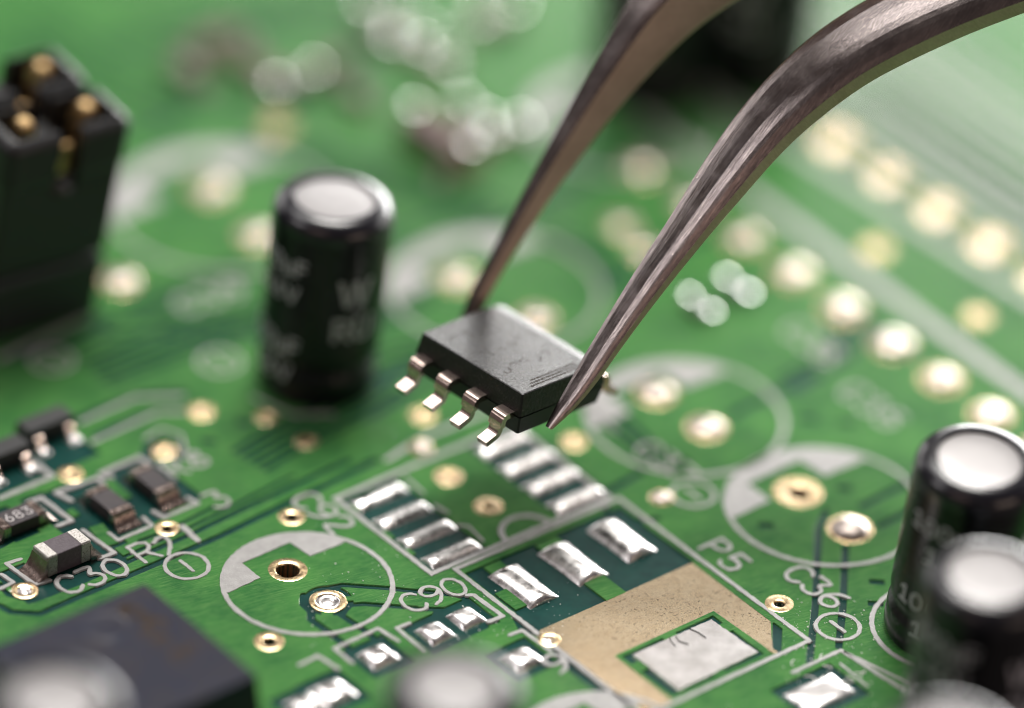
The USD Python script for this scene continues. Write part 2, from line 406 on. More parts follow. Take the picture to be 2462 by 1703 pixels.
# tracks further back, out of focus
for px, w in [(J4((420, 1160), (740, 1030), (1010, 1020)), .2), (J4((520, 1250), (860, 1110), (1010, 1110)), .2), (J4((0, 840), (300, 760), (520, 640)), .2), (J4((520, 700), (900, 690), (1300, 760)), .16),
              (J4((560, 640), (960, 610), (1400, 690)), .16), ([(880, 930), (1000, 880), (1130, 800)], .2), ([(1430, 700), (1560, 640), (1700, 560)], .25), ([(1900, 940), (2010, 880), (2010, 790)], .25),
              ([(1760, 1000), (1960, 900)], .22), ([(330, 330), (560, 230), (900, 240)], .3), ([(250, 120), (560, 60), (860, 110)], .3), ([(560, 420), (700, 250), (980, 60)], .3), ([(1300, 480), (1440, 420), (1600, 420)], .3),
              ([(1180, 560), (1300, 500), (1420, 500)], .25), ([(880, 640), (960, 560), (1080, 520)], .22), ([(1060, 900), (980, 960), (900, 1000)], .16), ([(1330, 1110), (1450, 1190), (1540, 1140)], .18), ([(1420, 1200), (1500, 1260), (1580, 1250)], .15)]:
    gaps.append(line(px, w + .05))

def bundle(px, n, pitch, w=.19):
    l = LineString(smooth_line(G(px))); out = []
    for k in range(n):
        o = l.offset_curve((k - (n - 1) / 2) * pitch)
        if not o.is_empty: out.append(o.buffer(w / 2, cap_style='round', quad_segs=3))
    gaps.extend(out)


for px, n, p in [([(230, 900), (380, 840), (520, 790), (650, 770)], 5, .42), ([(860, 780), (940, 745), (1010, 700)], 4, .4), ([(600, 1110), (720, 1040), (850, 985), (930, 930)], 5, .36), ([(890, 900), (960, 870), (1040, 860), (1100, 850)], 4, .5),
                 ([(640, 330), (800, 400), (980, 440), (1180, 520)], 4, .5), ([(320, 760), (460, 690), (600, 650)], 3, .45), ([(30, 60), (250, 190), (430, 270)], 4, .8), ([(340, 90), (700, 20), (1000, -60)], 4, .8), ([(1300, 560), (1420, 620), (1500, 700)], 3, .45),
                 ([(2020, 240), (2250, 390), (2560, 590)], 11, .55), ([(1330, 420), (1480, 360), (1640, 330)], 4, .6), ([(1890, 930), (2010, 860), (2090, 760)], 3, .4), ([(1470, 1010), (1560, 1090), (1640, 1130)], 3, .4), ([(20, 850), (160, 820), (260, 760)], 3, .5), ([(700, 560), (780, 640), (880, 680)], 3, .5)]:
    bundle(px, n, p)

board_rect = rab(-44, 20.5, -24, 42)
drill = unary_union(drills)
ring_out = unary_union([disc((v[0], v[1]), v[2] * .93) for v in VIAS])
GOLD = rab(ga0, ab(1625, 1680)[0] + 1.2, P5b0 + .12, gb1)
cham = Polygon(G([(1855, 1494), (1990, 1440), (1990, 1640), (1858, 1562)]))
GOLD = GOLD.difference(cham).intersection(rab(P5a0, P5a1 - .1, P5b0 + .05, P5b1 - .1)).buffer(-.1).buffer(.1)
GOLD = GOLD.difference(WIN).difference(Polygon(G(K5((930, 690), (1480, 1075), (1500, 1090), (1440, 1180), (1100, 1300)))))
SPAD = Polygon(G(K5((910, 770), (1350, 1080), (600, 1440), (160, 1105)))).buffer(.03)
gaps.append(WIN.buffer(-.14).difference(rect(1650, 1555, .5, 5)).difference(rect(1668, 1577, 5, .55)))
bare = unary_union(gaps).difference(unary_union(keep)).buffer(.03).buffer(-.03)
mask = board_rect.difference(bare).difference(ring_out).difference(drill).difference(GOLD.buffer(-.05))
mask = mask.buffer(-.03).buffer(.05).buffer(-.02)
mask = unary_union([Polygon(p.exterior.coords, [r.coords for r in p.interiors]) for p in polys(mask) if p.area > .03])

board = thing('circuit_board', 'large green printed circuit board carrying all the components', 'circuit board')
bottom = slab(board_rect.difference(drill), -1.6, 0)
walls = cat_([put(lathe([(r, 0), (r, -1.6)], 24), at(x, y), XV, np.array([0, 1.0, 0])) for x, y, r0, r, f, _ in VIAS if f is None and r])
under = slab(board_rect.difference(drill), -1.59, -1.6)
obj('laminate', cat_([bottom, under]), 'laminate', board, smooth=False)
obj('solder_mask', slab(mask, 0.0, .060, .03, 0, .19), 'green_mask', board, smooth=40)

for x, y, r, hole, fill, ring in VIAS:
    o = at(x, y)
    n = 40 if r * PXMM > 20 else 28
    if fill == 'tent':
        obj('via', put(lathe([(r, .03), (r - .05, .075), (hole, .08), (0, .06)], n), o), 'green_mask', board); continue
    i = hole if fill is None else hole - .03
    prof = [(r, .0), (r, .045), (r - .035, .066), (i + .07, .066), (i + .02, .045), (i, .0)]
    v_ = obj('via', put(lathe(prof, n), o), 'gold', board)
    if fill is None:
        obj('hole_wall', put(lathe([(i, .0), (i, -1.55)], n), o), 'barrel', v_)
        obj('hole_bottom', put(lathe([(i, -1.5), (0, -1.5)], n), o), 'barrel', v_)
    elif fill == 'flat':
        rr = np.linspace(1, 0, 9)
        obj('solder_plug', put(lathe([(i * t, .02 + .05 * math.sin(9 * t) * t * .5 + .03 * (1 - t)) for t in rr], n), o), 'dull_solder' if y < 800 else 'solder_rough', v_)
    else:
        h = hole * .40
        obj('solder_joint', put(lathe([(hole * math.sin(t), .05 + h * math.cos(t)) for t in np.linspace(math.pi / 2, 0, 12)], n), o), 'joint', v_)

# solder pads: the eight of the small outline, three of the regulator, loose ones
for b in (-2.63, 2.63):
    for a in SO_P:
        p = a * U + b * V; s = .95 + .1 * rng.random()
        obj('solder_pad', put(pillow(.72, 2.05, .17 * s, 2.0, 8, eu=.85, ev=.4), p), 'solder', board)
for k, (x, y) in enumerate(P5P):
    obj('solder_pad', put(pillow(pad_u, pad_v, .24 + .03 * k, 8, 2.0, eu=.38, ev=.85), at(x, y)), 'solder_rough' if k == 0 else 'solder', board)
for x, y, lu, lv, h in PADS:
    obj('solder_pad', put(pillow(lu, lv, h * .8, 3.5, 3, eu=.6, ev=.65), at(x, y)), 'solder_rough' if lv < 1.5 else 'flat_solder', board)
obj('gold_pad', slab(GOLD, .0, .052, .02), 'gold_plate', board, label='large tarnished gold heat pad with a window cut in it')
obj('tinned_pad', slab(SPAD, .0, .085, .05, .04), 'flat_solder', board, label='wide flat tinned pad inside the window of the gold pad')
gr = [Polygon(G(K5((-20, 1120), (10, 1105), (560, 1490), (530, 1510)))), WIN.buffer(.0).difference(WIN.buffer(-.10))]

# the white print
STROKE = {
    'C': [[(.62, .80), (.50, .96), (.30, 1.0), (.10, .86), (.03, .62), (.03, .38), (.10, .14), (.30, 0), (.50, .04), (.62, .20)]],
    'P': [[(.05, 0), (.05, 1), (.42, 1), (.60, .88), (.62, .70), (.52, .55), (.34, .48), (.05, .48)]],
    'R': [[(.05, 0), (.05, 1), (.42, 1), (.60, .88), (.62, .70), (.52, .55), (.34, .48), (.05, .48)], [(.34, .48), (.62, 0)]],
    'D': [[(.05, 0), (.05, 1), (.35, 1), (.56, .84), (.63, .5), (.56, .16), (.35, 0), (.05, 0)]],
    '0': [[(.33, 1), (.12, .88), (.03, .62), (.03, .38), (.12, .12), (.33, 0), (.54, .12), (.63, .38), (.63, .62), (.54, .88), (.33, 1)]],
    '1': [[(.15, .8), (.38, 1), (.38, 0)]],
    '2': [[(.04, .78), (.14, .96), (.34, 1), (.56, .9), (.60, .70), (.50, .50), (.04, 0), (.63, 0)]],
    '3': [[(.04, 1), (.60, 1), (.30, .60), (.50, .56), (.63, .38), (.58, .12), (.36, 0), (.14, .04), (.03, .18)]],
    '5': [[(.58, 1), (.12, 1), (.08, .56), (.30, .62), (.54, .54), (.63, .34), (.56, .1), (.32, 0), (.12, .04), (.03, .16)]],
    '6': [[(.54, .96), (.28, .86), (.08, .56), (.03, .30), (.14, .07), (.33, 0), (.54, .08), (.63, .28), (.54, .48), (.33, .55), (.12, .46), (.05, .34)]],
    '7': [[(.04, 1), (.63, 1), (.25, 0)]],
    '8': [[(.33, .54), (.12, .66), (.10, .86), (.33, 1), (.56, .86), (.54, .66), (.33, .54), (.10, .40), (.03, .2), (.14, .04), (.33, 0), (.52, .04), (.63, .2), (.56, .4), (.33, .54)]],
    '9': [[(.12, .04), (.38, .14), (.58, .44), (.63, .70), (.52, .93), (.33, 1), (.12, .92), (.03, .72), (.12, .52), (.33, .45), (.54, .54), (.61, .66)]],
}
STROKE = {k: [[(x * 1.12, y) for x, y in s] for s in v] for k, v in STROKE.items()}


def words(text, first, last, h, along, up, w=.17):
    """Stroked lettering: first and last are the pixels of the middles of the first and last letter."""
    p0, p1 = at(*first), at(*last); n = max(len(text) - 1, 1); out = []
    for k, ch in enumerate(text):
        c = p0 + (p1 - p0) * k / n
        for s in STROKE[ch]:
            pts = [c + along * (x - .37) * h + up * (y - .5) * h for x, y in (smooth_line(s) if ch not in 'PR15' else s)]
            out.append(LineString([q[:2] for q in pts]).buffer(w / 2, quad_segs=4))
    return unary_union(out)


def ring(px, r, w):
    return disc(px, r).difference(disc(px, r - w))


def minus(px, r=.79, w=.17):
    p = at(*px); return unary_union([ring(px, r, w), LineString([tuple((p - U * .33)[:2]), tuple((p + U * .33)[:2])]).buffer(.085)])


Zp = (.052, .080, .022)


def printed(name, g, label=None, wobble=.034, w0=True):
    g = g.difference(drill).difference(ring_out.buffer(.02))
    return obj(name, slab(g, Zp[0] - .03, Zp[1], Zp[2], wobble), 'white_print', board, smooth=28, label=label)


for t, a, b, h, al, up, w in [('C92', (738, 1209), (815, 1264), .98, U, V, .17), ('C30', (165, 1409), (276, 1369), 1.0, V, -U, .17), ('R', (347, 1331), (347, 1331), 1.0, V, -U, .16),
                              ('C90', (993, 1453), (1090, 1416), .98, V, -U, .16), ('P5', (1722, 1322), (1765, 1356), .95, U, V, .17), ('C36', (1921, 1385), (2004, 1445), .98, U, V, .17),
                              ('9', (1340, 1599), (1340, 1599), .98, V, -U, .17), ('C38', (1915, 800), (1992, 856), .98, U, V, .17), ('C35', (2052, 948), (2140, 1012), .98, U, V, .17),
                              ('3', (523, 1205), (523, 1205), .9, V, -U, .16), ('R8', (418, 1130), (470, 1108), .9, V, -U, .17), ('C37', (1560, 1085), (1640, 1140), .9, U, V, .15), ('C39', (450, 735), (560, 700), .95, V, -U, .2)]:
    printed('printed_designator', words(t, a, b, h, al, up, w))
for px in [(449, 1365), (2014, 1511), (1666, 1192), (528, 874), (125, 870)]: printed('polarity_mark', minus(px))


def outline(c, r, inner, w=.2):
    """A capacitor's printed circle with the filled side."""
    g = ring(c, r, w)
    if inner:
        q = G(inner); cc = at(*c)[:2]
        away = [np.array(q[k]) + (np.array(q[k]) - cc) * 3 for k in (0, -1)]
        n = np.array([-.8, .6]) * 12
        g = g.union(disc(c, r - .02).intersection(Polygon(q + [tuple(away[1]), tuple(cc + V[:2] * 9 - U[:2] * 9), tuple(cc - U[:2] * 14), tuple(cc - V[:2] * 9 - U[:2] * 3), tuple(away[0])]).buffer(0)))
    return g


inner92 = K1((235, 875), (590, 710), (385, 550), (910, 320), (1130, 475), (1500, 330))
c92 = (739, 1407)
printed('component_outline', outline(c92, 2.83, inner92))


def inner_at(c, s):
    a0, b0 = ab(*c92); a, b = ab(*c); out = []
    for p in inner92:
        x, y = ab(*p); q = np.array([*xy(a + (x - a0) * s, b + (y - b0) * s), 0]) - EYE
        out.append((W_ / 2 + (q @ RIGHT) / (q @ FWD) * DIST * PXMM, H_ / 2 - (q @ UP) / (q @ FWD) * DIST * PXMM))
    return out


for c, r in [((1984, 1222), 3.38), ((1648, 1008), 3.42), ((1190, 700), 3.75), ((540, 505), 4.1), ((1455, 1800), 2.85), ((1500, 300), 3.6)]:
    printed('component_outline', outline(c, r, inner_at(c, r / 2.83)))
for c, r in [((2275, 1512), 2.5)]: printed('component_outline', ring(c, r, .2))

so = [xy(*ab(*p)) for p in [(802, 1200), (1040, 1383), (1468, 1201)]]
a0, b0 = ab(806, 1203); a1, _ = ab(1040, 1383); b1 = ab(1466, 1201)[1]
arc = [((a1 - .9 * math.sin(t)), (.15 - .9 * math.cos(t))) for t in np.linspace(0, math.pi, 17)]
printed('component_outline', LineString([xy(*p) for p in [*arc[::-1], (a1, b1), (a0, b1), (a0, b0), (a1, b0), arc[0]]]).buffer(.11, join_style='mitre'))
printed('component_outline', LineString([xy(P5a0, P5b0), xy(P5a0, P5b1), xy(P5a1, P5b1), xy(P5a1, P5b0), xy(P5a0, P5b0)]).buffer(.10, join_style='mitre'))
for px, w in [(K7((230, 1240), (70, 1290), (380, 1520), (550, 1470)), .19), (K7((920, 920), (1270, 1170), (1110, 1230)), .19), (K7((790, 590), (620, 500), (1080, 340), (1150, 400)), .2), (K7((1210, 950), (1310, 1030), (1690, 870), (1590, 780)), .18),
              (K7((1240, 330), (1110, 290), (1540, 110), (1660, 190)), .2), (K7((1700, 710), (1820, 780), (2200, 620), (2080, 560)), .18), (K7((310, 610), (460, 560), (800, 810), (640, 870)), .19), (K7((0, 565), (590, 320), (210, 40)), .22),
              (K7((20, 1410), (150, 1500), (0, 1570)), .18), (K7((1700, 1060), (1740, 1010), (1820, 985), (1880, 1040), (1890, 1100), (1870, 1190)), .17), (K7((2030, 880), (2190, 1030)), .26), (K4((190, 420), (260, 420), (565, 640), (420, 700)), .2), ([(984, 1502), (953, 1515), (1019, 1568)], .17),
              (J2((540, 1240), (430, 1170), (190, 1280), (290, 1360)), .18), (J2((0, 1370), (100, 1320), (210, 1390)), .18), (K4((640, 840), (770, 790), (1070, 1010)), .18), ([(1906, 1621), (2021, 1568), (2170, 1662)], .18), ([(2030, 1572), (2190, 1650)], .14), ([(2020, 1600), (2085, 1655)], .12),
              (K2((900, 150), (1100, 320)), .13), (K2((1230, 460), (1370, 540)), .14), (K2((1490, 680), (1600, 690), (1760, 850)), .13), (K3((1180, 270), (1250, 330)), .12), ([(1780, 452), (2560, 1017)], .62), ([(1440, 205), (1790, 459)], .5), ([(1700, 222), (2560, 780)], .5),
              (J4((0, 830), (180, 740), (470, 610)), .25), (J4((440, 1180), (740, 1045), (1000, 1040)), .18), (J4((500, 1290), (860, 1125), (1000, 1125)), .18), (J4((790, 1270), (880, 1215), (990, 1250), (1010, 1330)), .14), ([(610, 960), (700, 1000), (800, 1000)], .16), ([(930, 1110), (1010, 1060), (1180, 990)], .24), ([(1480, 1040), (1380, 960), (1400, 900)], .15)]:
    printed('printed_line', line(px, w))
b_row = ab(2263, 506)[1]
for k in range(9): printed('printed_line', rab(-24 + k, 19, b_row + .3 + .95 * k, b_row + (.52 + .05 * (k * 7 % 4)) + .95 * k))

dust = []
for x0, y0, x1, y1, n in [(1850, 1440, 2120, 1703, 300), (1080, 1400, 1400, 1560, 90), (740, 1250, 1000, 1560, 90), (1600, 1560, 1950, 1703, 60)]:
    for _ in range(n):
        x, y = rng.uniform(x0, x1), rng.uniform(y0, y1)
        if x < 1880 and 1480 < y < 1690 and x > 1490: continue
        s = .008 + .018 * rng.random() ** 3
        m = trimesh.creation.icosphere(0, s); m.apply_scale([1 + rng.random(), 1, .8]); dust.append(put(m, at(x, y) + Z * .062))
for _ in range(14):
    x, y = rng.uniform(1880, 2080), rng.uniform(1570, 1690); a = rng.uniform(0, 6.3); q = at(x, y)[:2]
    pts = [q]
    for k in range(4): a += rng.uniform(-.9, .9); pts.append(pts[-1] + .09 * np.array([math.cos(a), math.sin(a)]))
    dust.append(slab(LineString(pts).buffer(.014, quad_segs=2), .055, .085))
d_ = obj('dust', cat_(dust), 'dust_white'); tag(d_, 'fine white dust and fibres scattered over the board', 'dust', kind='stuff')

for flab, px in zip(['short curved dark fibre nearest the left corner of the tinned pad', 'hooked dark fibre in the middle of the three on the tinned pad', 'straightest dark fibre towards the top corner of the tinned pad'], [K5((510, 940), (530, 990), (570, 1025)), K5((572, 935), (600, 980), (690, 1010)), K5((700, 860), (790, 900), (858, 948))]):
    f_ = obj('fibre', slab(LineString(smooth_line(G(px))).buffer(.009, quad_segs=2), .084, .11), 'rubber'); tag(f_, flab, 'fibre', 'fibres on the tinned pad')

# ------------------------------------------------------------------ electrolytic capacitors
CR, CH = 2.02, 7.15


def curved_text(text, h, phi, z, R):
    m = meshkit.text_mesh(text, h, .012, bold=True); m = m.subdivide_to_size(.22)
    v = np.array(m.vertices); x = v[:, 0] - v[:, 0].mean(); a = phi + x / R
    m.vertices = np.c_[(R + v[:, 2]) * np.sin(a), -(R + v[:, 2]) * np.cos(a), z + v[:, 1]]
    return m


def make_cap(label):
    t = thing('capacitor', label, 'capacitor')
    prof = [(CR * .9, .0), (CR * .97, .08), (CR, .25), (CR, 1.0), (CR * .985, 1.12), (CR * .935, 1.3), (CR * .935, 1.42), (CR * .985, 1.6), (CR, 1.75), (CR * 1.003, CH - .72)]
    rim = [(CR * 1.003, CH - .72)] + [(CR - .62 + .62 * math.cos(a), CH - .56 + .56 * math.sin(a)) for a in np.linspace(0, math.pi * .475, 13)]
    rim += [(CR * .685, CH + .002), (CR * .675, CH - .02), (CR * .67, CH - .17)]
    obj('sleeve', lathe(prof, 72), 'sleeve', t, smooth=40)
    obj('sleeve_rim', lathe(rim, 72), 'sleeve_rim', t, smooth=40)
    obj('can_top', lathe([(CR * .67, CH - .13), (CR * .64, CH - .10), (CR * .3, CH - .09), (0, CH - .09)], 64), 'aluminium', t, smooth=40)
    obj('rubber_base', lathe([(CR * .9, 0.0), (0, 0.0)], 32), 'rubber', t)
    marks = []
    for z in (5.0, 1.95):
        marks += [curved_text('100μF', .62, math.radians(-52), z, CR + .004)]
        marks += [curved_text('16V', .62, math.radians(-46), z - 1.05, CR + .004)]
    marks += [curved_text('W', .95, math.radians(27), 4.1, CR + .004), curved_text('RU', .85, math.radians(33), 2.75, CR + .004), curved_text('100μF', .62, math.radians(150), 4.6, CR + .004), curved_text('16V', .62, math.radians(150), 3.5, CR + .004)]
    obj('printed_rating', cat_(marks), 'sleeve_print', t)
    return t


def turned(m, deg):
    r = Gf.Matrix4d(1.0); r.SetRotate(Gf.Rotation(Gf.Vec3d(0, 0, 1), deg)); return r * m


def cap_frame(base, top, deg):
    g = axis_frame(base, top, CH); return turned(g, deg)


cap = make_cap('black electrolytic capacitor standing alone beside the raised chip')
UsdGeom.Xformable(cap).GetOrderedXformOps()[0].Set(cap_frame(at(757, 908), (806, 473), math.degrees(-TH)))


def under_px(px, lean=(0, 0, 0)):
    p = at(px[0], px[1], CH); return np.array([p[0], p[1], 0]) + np.array(lean)


GRP = None
copy(cap, cap_frame(at(2272, 1512), (2358, 1100), math.degrees(-TH) + 28), 'black electrolytic capacitor beside the C36 mark, leaning, with speckled top')
copy(cap, cap_frame(under_px((2386, 1378), (-.3, .3, 0)), (2386, 1378), 60), 'blurred black capacitor standing in front of the leaning one at the right edge')
copy(cap, cap_frame(under_px((2282, 1752)), (2282, 1752), 110), 'capacitor of which only the pale top rim shows at the lower right')
copy(cap, cap_frame(under_px((1093, 1640)), (1093, 1640), 160), 'blurred capacitor top in the foreground below the C90 mark')
copy(cap, cap_frame(under_px((132, 1668)), (132, 1668), 200), 'blurred capacitor top in front of the flat dark package')
copy(cap, frame(at(1815, 175)), 'dark far capacitor between the two tweezer prongs')
copy(cap, frame(at(1555, 205)), 'dark far capacitor partly behind the far tweezer prong')

# ------------------------------------------------------------------ the held chip
Rm = np.array([[0.72170746, 0.69028573, 0.05141939], [-0.69204968, 0.71802032, 0.0742567], [0.01433817, -0.08917639, 0.99591264]])
CHIP_O = np.array([.725, 2.813, 2.649]); CHIP_O = EYE + (CHIP_O - EYE) * (1 - 2.6 / 204.5)
chip = thing('chip', 'small black eight legged chip held in the tweezers', 'chip', frame(CHIP_O, Rm[:, 0], Rm[:, 1], Rm[:, 2]))


def ringpts(a, b0, b1, z): return [(s * a, b, z) for s in (-1, 1) for b in (b0, b1)]


def rounded(a, b0, b1, z, r=.05):
    return [(sx * (a - dx), b + dy * (1 if b == b0 else -1), z) for sx in (-1, 1) for b in (b0, b1) for dx, dy in ((r, 0), (0, r))]


up_ = hull(rounded(2.46, -1.95, 1.95, .66) + rounded(2.36, -1.85, 1.87, 1.26) + rounded(2.345, -1.83, 1.40, 1.40, .05) + rounded(2.31, -1.795, 1.37, 1.425, .05))
low = hull(rounded(2.45, -1.94, 1.94, .60) + rounded(2.33, -1.82, 1.82, -.06) + rounded(2.28, -1.77, 1.77, -.10))
mid = hull(rounded(2.40, -1.90, 1.90, .68) + rounded(2.40, -1.90, 1.90, .58))
obj('upper_body', up_, 'chip_top', chip, smooth=14)
obj('lower_body', cat_([mid, low]), 'chip_side', chip, smooth=18)
marks = []
for r in range(3):
    b = -1.25 + .12 * r
    while b < 1.15 - .1 * r:
        w = rng.choice([.035, .05, .08, .12]); marks.append(chamfer_box(2.12 - r * .14 - .036, 2.12 - r * .14 + .036, b, b + w, 1.42, 1.4275, .0005)); b += w + .03
for a, n in ((.9, 5), (-.25, 6), (-1.4, 4)):
    for k in range(n):
        b = -1.2 + k * .46; c0 = rng.uniform(0, 6); r = rng.uniform(.13, .19)
        arc_ = LineString([(a + r * 1.25 * math.cos(t), b + r * math.sin(t)) for t in np.linspace(c0, c0 + rng.uniform(1.5, 4), 9)]).buffer(.018, quad_segs=2)
        marks.append(slab(arc_, 1.42, 1.4272))
obj('laser_mark', cat_(marks), 'laser_mark', chip, smooth=False)


def gull_lead(s, a, wide=.25):
    pts = [(1.85, .66), (2.16, .66), (2.27, .645), (2.34, .60), (2.38, .53), (2.40, .40), (2.42, .24), (2.45, .16), (2.51, .10), (2.60, .065), (2.98, -.055)]
    pts = [(y, z * 1.16 - .12) for y, z in pts]
    p = smooth_line(pts)
    prof = LineString(p).buffer(.098, cap_style='flat', join_style='round', quad_segs=3).simplify(.003)
    k = len(p) * 5 // 9
    prof_up = LineString(p[:k]).buffer(.100, cap_style='flat', join_style='round', quad_segs=3).simplify(.003)
    m = [extrude_along_x(prof, a - wide + .03, a + wide - .03), extrude_along_x(prof_up, a - wide - .035, a + wide + .035)]
    m = cat_(m)
    if s < 0: m.vertices = np.array(m.vertices) * [1, -1, 1]; m.invert()
    return m


for s in (-1, 1):
    for a in SO_P: obj('leg', gull_lead(s, a), 'lead', chip, smooth=35)

# ------------------------------------------------------------------ the tweezers
tw = thing('tweezers', 'dark worn steel tweezers with curved fine tips gripping the chip', 'tweezers')


def prong(left, right, depth, sec, flank_from):
    l, r = np.array(left, float) * 1.06719, np.array(right, float) * 1.06719
    def resample(p, n):
        d = np.r_[0, np.cumsum(np.linalg.norm(np.diff(p, axis=0), axis=1))]; d /= d[-1]
        t = np.linspace(0, 1, n); q = np.c_[np.interp(t, d, p[:, 0]), np.interp(t, d, p[:, 1])]
        for _ in range(6): q[1:-1] = .25 * q[:-2] + .5 * q[1:-1] + .25 * q[2:]
        return q
    n = 90
    l, r = resample(l, n), resample(r, n)
    rings = []
    sec = np.array(sec, float)
    for k in range(n):
        t = k / (n - 1); dp = depth(t)
        L, R = deep(*l[k], dp), deep(*r[k], dp); c, hw = (L + R) / 2, (R - L) / 2
        w = np.linalg.norm(hw); nrm = hw / w
        rings.append(c + sec[:, :1] * w * nrm + sec[:, 1:2] * w * -FWD)
    m = len(sec); v = np.vstack(rings); f = []
    for k in range(n - 1):
        for j in range(m):
            a, b = k * m + j, k * m + (j + 1) % m
            f += [(a, a + m, b), (b, a + m, b + m)]
    v = np.vstack([v, rings[0].mean(0), rings[-1].mean(0)]); i0, i1 = len(v) - 2, len(v) - 1
    f += [(i0, j, (j + 1) % m) for j in range(m)] + [(i1, (n - 1) * m + (j + 1) % m, (n - 1) * m + j) for j in range(m)]
    f = np.array(f); me = trimesh.Trimesh(v, f, process=False); me.fix_normals()
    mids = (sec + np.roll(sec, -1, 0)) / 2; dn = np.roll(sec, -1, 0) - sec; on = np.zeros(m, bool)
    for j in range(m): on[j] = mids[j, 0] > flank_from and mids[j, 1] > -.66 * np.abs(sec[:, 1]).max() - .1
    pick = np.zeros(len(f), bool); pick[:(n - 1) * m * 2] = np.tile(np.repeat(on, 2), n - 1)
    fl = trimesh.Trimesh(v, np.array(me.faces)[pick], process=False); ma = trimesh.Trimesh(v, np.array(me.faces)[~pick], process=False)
    for q in (fl, ma): q.remove_unreferenced_vertices()
    return ma, fl


def round_section(pts, r):
    """A closed section with its corners rounded."""
    p = Polygon(pts).buffer(-r).buffer(r, quad_segs=4); q = np.array(p.exterior.coords)[:-1]
    c = p.centroid.coords[0]; q = np.array(segmentize(LineString(p.exterior.coords), .16).coords)[:-1]
    sx = np.abs(q[:, 0]).max(); return q / [sx, 1]


def facing(angles):
    p = [np.zeros(2)]
    for psi, l in angles: a = math.radians(psi); p.append(p[-1] + l * np.array([math.cos(a), math.sin(a)]))
    p = np.array(p); return p


_f = facing([(66, .12), (55, .30), (49, .40), (44, .40), (38, .22), (30, .16), (21, .14), (11, .14), (2, .16)])
_f[:, 0] = -1 + _f[:, 0] * 1.68 / _f[-1, 0]; _f[:, 1] += .62 - _f[-1, 1]
secR = round_section([tuple(q) for q in _f] + [(.69, .61), (1.0, .28), (.95, -.5), (-.75, -.95)], .03)
secL = round_section([(-1, -.14), (-.62, .28), (-.42, .43), (-.27, .49), (-.15, .50), (1.0, .06), (.95, -.5), (-.7, -.7)], .06)
RL = [(1229, 960), (1236, 940), (1262, 898), (1300, 828), (1345, 752), (1400, 660), (1455, 573), (1520, 473), (1580, 372), (1640, 283), (1700, 206), (1760, 142), (1830, 78), (1900, 28), (1985, -22), (2120, -78), (2300, -135), (2500, -180)]
RR = [(1243, 969), (1260, 955), (1296, 922), (1340, 870), (1392, 795), (1450, 716), (1520, 626), (1600, 528), (1680, 436), (1740, 366), (1800, 305), (1880, 240), (1960, 184), (2060, 133), (2180, 78), (2307, 30), (2440, -15), (2600, -50)]
LL = [(1012, 800), (1022, 760), (1040, 705), (1060, 655), (1090, 603), (1125, 533), (1165, 455), (1210, 370), (1250, 298), (1290, 225), (1330, 150), (1375, 72), (1415, 0), (1480, -80), (1600, -170), (1800, -260), (2100, -340)]
LR = [(1028, 808), (1052, 772), (1085, 700), (1112, 650), (1152, 580), (1202, 505), (1252, 430), (1312, 350), (1370, 272), (1430, 202), (1490, 137), (1560, 70), (1650, 5), (1760, -50), (1900, -100), (2060, -160), (2260, -220)]
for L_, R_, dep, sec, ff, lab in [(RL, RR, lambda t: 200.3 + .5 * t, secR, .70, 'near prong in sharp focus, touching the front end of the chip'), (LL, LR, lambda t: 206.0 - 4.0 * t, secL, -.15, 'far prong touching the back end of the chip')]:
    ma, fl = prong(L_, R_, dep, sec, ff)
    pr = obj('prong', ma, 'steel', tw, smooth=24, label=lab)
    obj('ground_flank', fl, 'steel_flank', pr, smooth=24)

# ------------------------------------------------------------------ small soldered parts
def fillet(w, s, end, h, run):
    prof = Polygon([(0, 0), (run, 0), (run, .02), (run * .70, .10), (run * .40, h * .30), (run * .17, h * .60), (.02, h * .86), (0, h * .86)])
    m = extrude_along_x(prof, -w / 2, w / 2); v = np.array(m.vertices); v[:, 0] *= 1 + .28 * np.clip(v[:, 1:2], 0, 1)[:, 0] / run * .8
    v[:, 1] = s * (end + v[:, 1])
    m.vertices = v
    if s < 0: m.invert()
    return m


